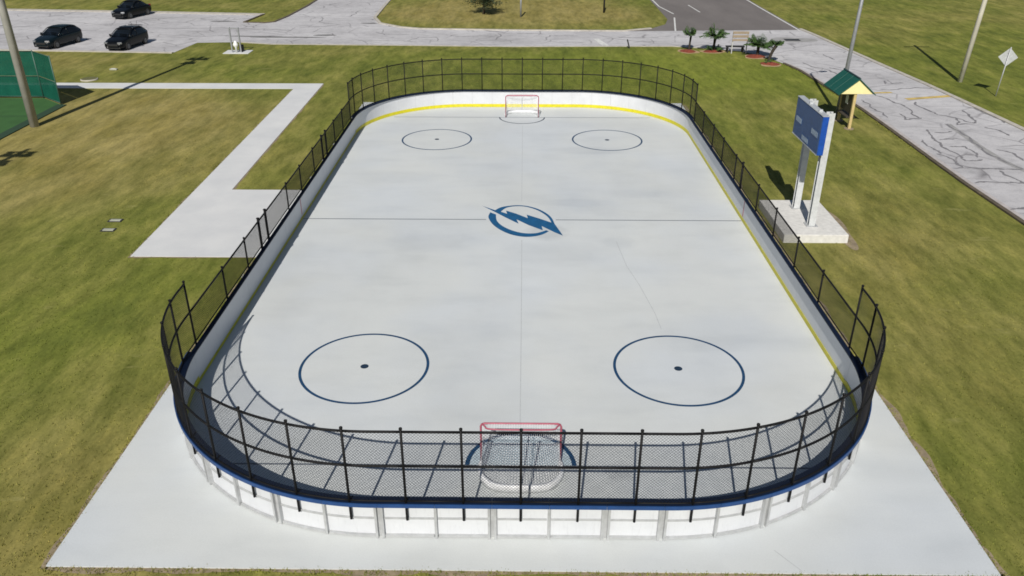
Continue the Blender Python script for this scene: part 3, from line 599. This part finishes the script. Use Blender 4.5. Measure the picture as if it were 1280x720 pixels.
# ------------------------------------------------------------------ cars
def car(loc, rz, lab, hatch=True, rack=False, paint='car_black'):
    e = empty('parked_car', loc, rz); e.scale = (.93, .92, .93); tag(e, lab, 'car', 'dark cars in the parking lot')
    Lh = 2.2
    # stations: y, bottom, shoulder height, half width   (front at -y)
    st = [(-2.2, .32, .52, .62), (-2.12, .22, .70, .76), (-1.85, .19, .80, .86), (-1.2, .18, .93, .90), (-.75, .18, .98, .905), (.2, .18, 1.0, .91), (1.3, .18, 1.02, .905), (1.85, .2, 1.03, .88), (2.08, .26, 1.0, .82), (2.17, .36, .84, .74)]
    if not hatch: st = [(a, b, c if a < 1.2 else c-.05, d) for a, b, c, d in st]
    v = []; f = []
    for y, zb, zs, hw in st:
        ring = [(hw*.86, zb), (hw*.985, zb+.12), (hw, (zb+zs)/2), (hw*.965, zs-.1), (hw*.90, zs), (hw*.5, zs+.035)]
        full = ring + [(-a, b) for a, b in reversed(ring)]
        v += [(a, y, b) for a, b in full]
    k = 12
    for i in range(len(st)-1):
        for j in range(k): f.append((i*k+j, i*k+(j+1) % k, (i+1)*k+(j+1) % k, (i+1)*k+j))
    f += [tuple(range(k)), tuple((len(st)-1)*k+j for j in range(k))[::-1]]
    body = MB().add(v, f).build('body', Mt[paint], e, True)
    sub = body.modifiers.new('s', 'SUBSURF'); sub.levels = 1; sub.render_levels = 2
    rear = 2.02 if hatch else 1.45
    gs = [(-.95, 1.0, .80), (-.45, 1.28, .72), (-.12, 1.45, .66), (.5, 1.52, .64), (1.1, 1.50, .635), (1.55 if hatch else .95, 1.43, .62), (rear-.12, 1.2, .68), (rear, 1.02, .74)]
    if not hatch: gs[4] = (.75, 1.5, .635)
    v = []; f = []; k = 8
    for y, z, hw in gs:
        lo = .86; full = [(lo, .96), ((lo+hw)/2+.02, (z+.96)/2), (hw, max(z-.05, .97)), (hw*.8, z)]; full = full+[(-a, b) for a, b in reversed(full)]
        v += [(a, y, b) for a, b in full]
    for i in range(len(gs)-1):
        for j in range(k-1): f.append((i*k+j, i*k+j+1, (i+1)*k+j+1, (i+1)*k+j))
    f += [tuple(range(k)), tuple((len(gs)-1)*k+j for j in range(k))[::-1]]
    gl = MB().add(v, f).build('windows', Mt['glass'], e, True)
    rf = gs[2:6]; v = []; f = []; k = 6
    for y, z, hw in rf:
        full = [(hw+.012, z-.045), (hw*.8, z+.012), (hw*.35, z+.03)]; full = full+[(-a, b) for a, b in reversed(full)]; v += [(a, y, b) for a, b in full]
    for i in range(len(rf)-1):
        for j in range(k-1): f.append((i*k+j, i*k+j+1, (i+1)*k+j+1, (i+1)*k+j))
    ro = MB().add(v, f).build('roof', Mt[paint], e, True); so = ro.modifiers.new('t', 'SOLIDIFY'); so.thickness = .03
    for s in (-1, 1):
        MB().tube([(s*.86, -.93, 1.0), (s*.685, -.1, 1.46), (s*.66, .6, 1.515), (s*.645, 1.5 if hatch else .95, 1.43), (s*.77, rear, 1.03)], .028, 6).build('roof_pillar', Mt[paint], e, True)
        MB().tube([(s*.86, .32, .98), (s*.67, .34, 1.5)], .035, 6).build('roof_pillar', Mt[paint], e, True)
        MB().box((s*.99, -.62, 1.05), (.2, .1, .13)).build('mirror', Mt[paint], e, bevel=.03)
        h = MB().box((s*.60, -2.06, .66), (.36, .16, .15), s*.42).build('headlight', Mt['head_lamp'], e, bevel=.03)
        MB().box((s*.68, 2.06, .86), (.2, .12, .28), -s*.3).build('tail_light', Mt['tail_lamp'], e, bevel=.02)
        for y in (-1.35, 1.32):
            wv = MB(); wv.tube([(s*.70, y, .32), (s*.73, y, .32), (s*.89, y, .32), (s*.925, y, .32)], [.29, .325, .325, .285], 24, True); wl = wv.build('tyre', Mt['tyre'], e, True)
            rm = MB().tube([(s*.922, y, .32), (s*.935, y, .32)], [.2, .18], 20)
            for q in range(5): a = 2*math.pi*q/5; rm.box((s*.937, y+.1*math.cos(a), .32+.1*math.sin(a)), (.012, .16, .04), rot=Matrix.Rotation(a, 3, 'X'))
            rm.build('rim', Mt['rim'], wl)
    MB().box((0, -2.185, .50), (.95, .05, .16)).build('grille', Mt['trim'], e, bevel=.02)
    MB().box((0, 2.185, .62), (.32, .012, .16)).build('licence_plate', Mt['plate'], e)
    MB().box((0, -2.12, .28), (1.3, .14, .14)).build('bumper', Mt['trim'], e, bevel=.04)
    MB().box((0, 2.13, .32), (1.35, .14, .16)).build('bumper', Mt['trim'], e, bevel=.04)
    if rack:
        MB().box((0, 1.72, 1.52), (1.15, .32, .04), rot=Matrix.Rotation(-.25, 3, 'X')).build('rear_spoiler', Mt[paint], e, bevel=.01)
        MB().tube([(.60, .2, 1.5), (.6, .3, 1.57), (.59, 1.25, 1.55), (.59, 1.35, 1.48)], .02, 6).build('roof_rail', Mt['chrome'], e, True)
        MB().tube([(-.60, .2, 1.5), (-.6, .3, 1.57), (-.59, 1.25, 1.55), (-.59, 1.35, 1.48)], .02, 6).build('roof_rail', Mt['chrome'], e, True)
        MB().tube([(.2, 1.5, 1.5), (.2, 1.72, 1.85)], .015, 6).build('antenna', Mt['trim'], e)
    return e
car((-36.75, 35.75, -.02), math.radians(-11), 'dark hatchback with bright headlight, leftmost car near the lot edge', paint='car_teal')
car((-31.05, 35.2, -.02), math.radians(-7), 'black hatchback with roof rails, right of the two near cars', rack=True)
car((-37.0, 49.9, -.02), math.radians(-15), 'black car across the parking lot at the top edge', hatch=False)

# ------------------------------------------------------------------ small things on the lawn
e = empty('utility_stand', (-21.75, 33.0, ZL)); tag(e, 'twin grey posts with white fixture on small concrete pad by road', 'stand')
MB().bbox(-.95, 1.0, -.45, .85, -.05, .035).build('base_slab', Mt['path'], e)
for x in (-.33, .33): MB().box((x, 0, .95), (.1, .12, 1.85)).build('post', Mt['steel_grey'], e, bevel=.01)
MB().box((0, 0, 1.80), (.58, .06, .08)).build('cross_bar', Mt['steel_grey'], e)
MB().tube([(0, -.06, .05), (0, -.06, .4), (0, -.06, .55), (0, -.06, .62), (0, -.06, .9)], [.07, .07, .19, .2, .05], 14).build('white_fixture', Mt['white_fixture'], e, True)
MB().box((.28, .35, .28), (.3, .3, .5)).build('control_box', Mt['trim'], e, bevel=.02)
for x, y, lab in ((-16.15, -.25, 'white valve box lid with dark rim on the left lawn'), (-16.0, -1.2, 'white valve box lid nearer the walkway corner on left lawn')):
    e = empty('valve_box', (x, y, ZL)); tag(e, lab, 'valve box', 'valve box lids'); MB().prism([(-.27, -.15), (.27, -.15), (.27, .15), (-.27, .15)], -.05, .025).build('rim', Mt['iron'], e); MB().box((.02, -.02, .035), (.42, .18, .03)).build('lid', Mt['valve_white'], e, bevel=.008)
e = empty('ground_marker', (-28.45, 26.9, ZL)); tag(e, 'small white ground marker between the cars and the walkway', 'marker'); MB().box((0, 0, .05), (.5, .22, .1)).build('marker_slab', Mt['valve_white'], e, bevel=.02); MB().box((0, 0, .105), (.3, .1, .02)).build('marker_top', Mt['path'], e)
e = empty('manhole', (-28.75, 23.95, ZL)); tag(e, 'round concrete manhole rim behind the corner of green fence', 'manhole')
MB().tube([(0, 0, -.05), (0, 0, .06), (0, 0, .08)], [.56, .54, .5], 24).build('rim', Mt['kerb'], e); MB().tube([(0, 0, .08), (0, 0, .088)], .49, 24).build('cover', Mt['turf_cover'], e)
def bench():
    e = empty('park_bench', (16.25, 33.75, ZL)); tag(e, 'low black backless bench under the tan board sign', 'bench')
    for k in range(3): MB().box((0, -.13+.13*k, .44), (1.4, .115, .07)).build('seat_slat', Mt['trim'], e)
    for x in (-.58, .58):
        MB().tube([(x, -.2, 0), (x, -.18, .41), (x, .18, .41), (x, .2, 0)], .055, 6).build('leg', Mt['trim'], e)
bench()
e = empty('board_sign', (16.45, 33.3, ZL)); tag(e, 'tan board sign on two white posts between the palms', 'sign')
for x in (-.55, .55): MB().box((x, 0, .83), (.07, .07, 1.66)).build('post', Mt['sign_white'], e)
for z in (1.0, 1.27, 1.54): MB().box((0, -.07, z), (1.2, .045, .18 if z > 1.2 else .14)).build('board', Mt['tan_board'], e, bevel=.006)
e = empty('short_post', (8.4, 35.2, ZL)); tag(e, 'short dark leaning stake by the road before the first palm', 'stake'); MB().tube([(0, 0, -.05), (-.2, 0, .62)], .05, 8).build('stake', Mt['trim'], e); MB().tube([(-.2, 0, .62), (-.22, 0, .68)], [.06, .03], 8).build('stake_cap', Mt['trim'], e)

def frond(n_leaf, L, lift, droop, mat_):
    b = MB(); pts = []
    for i in range(9):
        t = i/8; pts.append(Vector((L*t*math.cos(lift)*(1-.1*t), 0, L*(math.sin(lift)*t-droop*t*t))))
    b.tube(pts, [.018*(1-.8*i/8) for i in range(9)], 5)
    for k in range(n_leaf):
        t = .18+.8*k/n_leaf; i = min(7, int(t*8)); p = pts[i].lerp(pts[i+1], t*8-i); ll = L*.36*math.sin(math.pi*min(1, t*.8+.18))
        for s in (-1, 1):
            d = Vector((.55, s*.8, -.22+random.uniform(-.15, .1))).normalized(); q = p+d*ll; m = p+d*ll*.5+Vector((0, 0, .02)); wv = Vector((.045, 0, 0))
            b.add([p-wv*.5, p+wv*.5, m+wv, m-wv, q], [(0, 1, 2, 3), (3, 2, 4)])
    return b
def palm(loc, trunk_h, lean, fronds, L, lab, trunk_r=.08, low=False):
    e = empty('palm', loc); tag(e, lab, 'palm', 'young palms by the road')
    pts = [(lean[0]*t*t, lean[1]*t*t, -.05+(trunk_h+.05)*t) for t in (0, .2, .4, .6, .8, 1)]
    MB().tube(pts, [trunk_r*q for q in (1.3, 1.0, 1.05, .95, 1.05, 1.15)], 9).build('trunk', Mt['palm_trunk'], e, True)
    for k in range(fronds):
        a = 2*math.pi*k/fronds+random.uniform(-.25, .25); o = frond(13, L*random.uniform(.8, 1.15), random.uniform(.35, 1.4), random.uniform(.25, .6), None).build('frond', Mt['frond'], e)
        o.location = (lean[0], lean[1], trunk_h); o.rotation_euler = (0, 0, a)
    return e
palm((12.85, 34.2, ZL), 1.1, (.05, 0), 13, 1.1, 'slim young palm with bare dark trunk, leftmost by the road', .075)
palm((14.7, 34.1, ZL), 1.0, (.05, 0), 26, 1.45, 'bushy young palm with dense fronds, second from left', .10)
palm((17.65, 32.4, ZL), .7, (.0, 0), 34, 1.4, 'low bushy palm right of the tan board sign', .11)
palm((17.75, 29.75, ZL), 1.25, (.45, .1), 16, .8, 'leaning dark trunked palm nearest the road bend', .11)
# extra suckers at the foot of the second and fourth palm
for (x, y, n, L) in ((14.7, 34.1, 12, .85), (17.75, 29.75, 6, .5)):
    par = [o for o in bpy.data.objects if o.name.startswith('palm') and o.type == 'EMPTY' and abs(o.location.x-x) < .01][0]
    for k in range(n):
        o = frond(10, L*random.uniform(.7, 1.1), random.uniform(.5, 1.2), random.uniform(.3, .6), None).build('low_frond', Mt['frond'], par); o.location = (random.uniform(-.15, .25), random.uniform(-.15, .15), .08); o.rotation_euler = (0, 0, 2*math.pi*k/n)
for x, y, rx, ry, lab in ((12.75, 34.1, .95, .75, 'red mulch bed around the leftmost young palm'), (14.65, 34.05, 1.05, .7, 'red mulch bed around the bushy second palm'), (17.45, 32.2, 1.1, .8, 'red mulch bed around the low bushy palm'), (17.85, 29.55, .95, .75, 'red mulch bed around the leaning palm')):
    e = empty('mulch_bed', (x, y, ZL)); tag(e, lab, 'mulch bed', 'mulch beds')
    MB().flat(blob(0, -.12, rx*.85, ry*1.05, 0), .006).build('sand_rim', Mt['sand'], e)
    b = MB(); v = [(0, 0, .12)]; f = []; nr, na = 5, 26
    out = blob(0, 0, rx*.68, ry*.8, 0, na, .18)
    for i in range(1, nr+1):
        for j in range(na): t = i/nr; v.append((out[j][0]*t, out[j][1]*t, .012+.11*(1-t*t)+random.uniform(-.012, .012)))
    for j in range(na): f.append((0, 1+j, 1+(j+1) % na))
    for i in range(nr-1):
        for j in range(na): a = 1+i*na; f.append((a+j, a+na+j, a+na+(j+1) % na, a+(j+1) % na))
    b.add(v, f); b.build('mulch_mound', Mt['mulch'], e, True)

# a small oak on the island at the top edge of the picture
def tree(loc, h, cr, lab):
    e = empty('oak_tree', loc); tag(e, lab, 'tree')
    tb = MB().tube([(0, 0, -.1), (.05, .02, h*.3), (-.05, .05, h*.6)], [.16, .12, .07], 10)
    for k in range(7):
        a = 2*math.pi*k/7; tb.tube([(0, .02, h*(.25+.04*k)), (cr*.45*math.cos(a), cr*.45*math.sin(a), h*(.42+.05*k)), (cr*.85*math.cos(a), cr*.85*math.sin(a), h*(.5+.05*k))], [.06, .04, .015], 6)
    tb.build('trunk', Mt['bark'], e, True)
    b = MB(); cl = []
    for k in range(46):
        a = random.uniform(0, 6.283); rr = cr*math.sqrt(random.random()); cl.append((rr*math.cos(a), rr*math.sin(a), h*random.uniform(.3, 1)*(1-.25*rr/cr)))
    for k in range(5200):
        c = random.choice(cl); p = Vector(c)+Vector((random.gauss(0, .28), random.gauss(0, .28), random.gauss(0, .22))); q = Matrix.Rotation(random.uniform(0, 6.28), 3, 'Z') @ Matrix.Rotation(random.uniform(-1, 1), 3, 'X'); s = random.uniform(.05, .11)
        b.add([p+q @ Vector(w_)*s for w_ in ((-1, 0, 0), (0, -.5, 0), (1, 0, 0), (0, .5, 0))], [(0, 1, 2, 3)])
    b.build('crown', Mt['leaf'], e)
tree((-3.75, 52.0, ZL), 3.4, 1.5, 'small dark oak on the grass island at the top edge')

# ------------------------------------------------------------------ grass blades along the edges and over the near lawn
def inside(px, py, poly):
    r = np.zeros(len(px), bool); n = len(poly)
    for i in range(n):
        x0, y0 = poly[i]; x1, y1 = poly[i-1]
        c = ((y0 > py) != (y1 > py)); r ^= c & (px < (x1-x0)*(py-y0)/(y1-y0+1e-12)+x0)
    return r
def tufts(name, lab, px, py, hmin, hmax):
    bad = inside(px, py, [(-9.47, -18.17), (9.47, -18.17), (9.47, 18.2), (-9.47, 18.2)]) | inside(px, py, PW) | inside(px, py, ROAD_S+ROAD_E+[(13, 43)]+ISL[4:]+PEN) | inside(px, py, [(9.8, -2.05), (12.2, -2.05), (12.2, 1.55), (9.8, 1.55)]) | inside(px, py, CT)
    px, py = px[~bad], py[~bad]; k = len(px); nb = 3
    px = np.repeat(px, nb)+rng.normal(0, .025, k*nb); py = np.repeat(py, nb)+rng.normal(0, .025, k*nb); K = k*nb
    a = rng.uniform(0, 2*np.pi, K); h = rng.uniform(hmin, hmax, K); wd = rng.uniform(.008, .02, K); l = rng.uniform(.3, 1.3, K)*h; la = rng.uniform(0, 2*np.pi, K)
    V = np.zeros((K, 3, 3)); cx, sx = np.cos(a)*wd, np.sin(a)*wd
    V[:, 0] = np.stack([px-cx, py-sx, np.full(K, ZL-.003)], 1); V[:, 1] = np.stack([px+cx, py+sx, np.full(K, ZL-.003)], 1); V[:, 2] = np.stack([px+np.cos(la)*l, py+np.sin(la)*l, ZL+h], 1)
    me = bpy.data.meshes.new(name); me.vertices.add(3*K); me.vertices.foreach_set('co', V.reshape(-1)); me.loops.add(3*K); me.loops.foreach_set('vertex_index', np.arange(3*K, dtype=np.int32)); me.polygons.add(K); me.polygons.foreach_set('loop_start', np.arange(0, 3*K, 3, dtype=np.int32)); me.polygons.foreach_set('loop_total', np.full(K, 3, np.int32)); me.update(); me.validate()
    me.materials.append(Mt['blade']); o = bpy.data.objects.new(name, me); C.objects.link(o); tag(o, lab, 'grass', kind='stuff'); return o
n = 34000
px = rng.uniform(-17, 17, n); py = -19.5+30*rng.random(n)**1.6
tufts('grass', 'short grass blades over the lawn near the rink', px, py, .015, .04)
def along(pts, n, sp):
    p = np.array(pts); i = rng.integers(0, len(p)-1, n); t = rng.random(n)[:, None]; q = p[i]+(p[i+1]-p[i])*t; q += rng.normal(0, sp, q.shape); return q[:, 0], q[:, 1]
e1 = along(dens([(-9.5, 18.2), (-9.5, -18.25), (9.5, -18.25), (9.5, 18.2)], 1), 5000, .06); e2 = along(dens(PW[:1]+PW[7:]+[], 1)+[], 1500, .06); e3 = along(dens(ROAD_S[13:20], 1), 3000, .16)
tufts('edge_grass', 'longer grass fringe along the concrete and kerb edges', np.concatenate([e1[0], e2[0], e3[0]]), np.concatenate([e1[1], e2[1], e3[1]]), .02, .055)
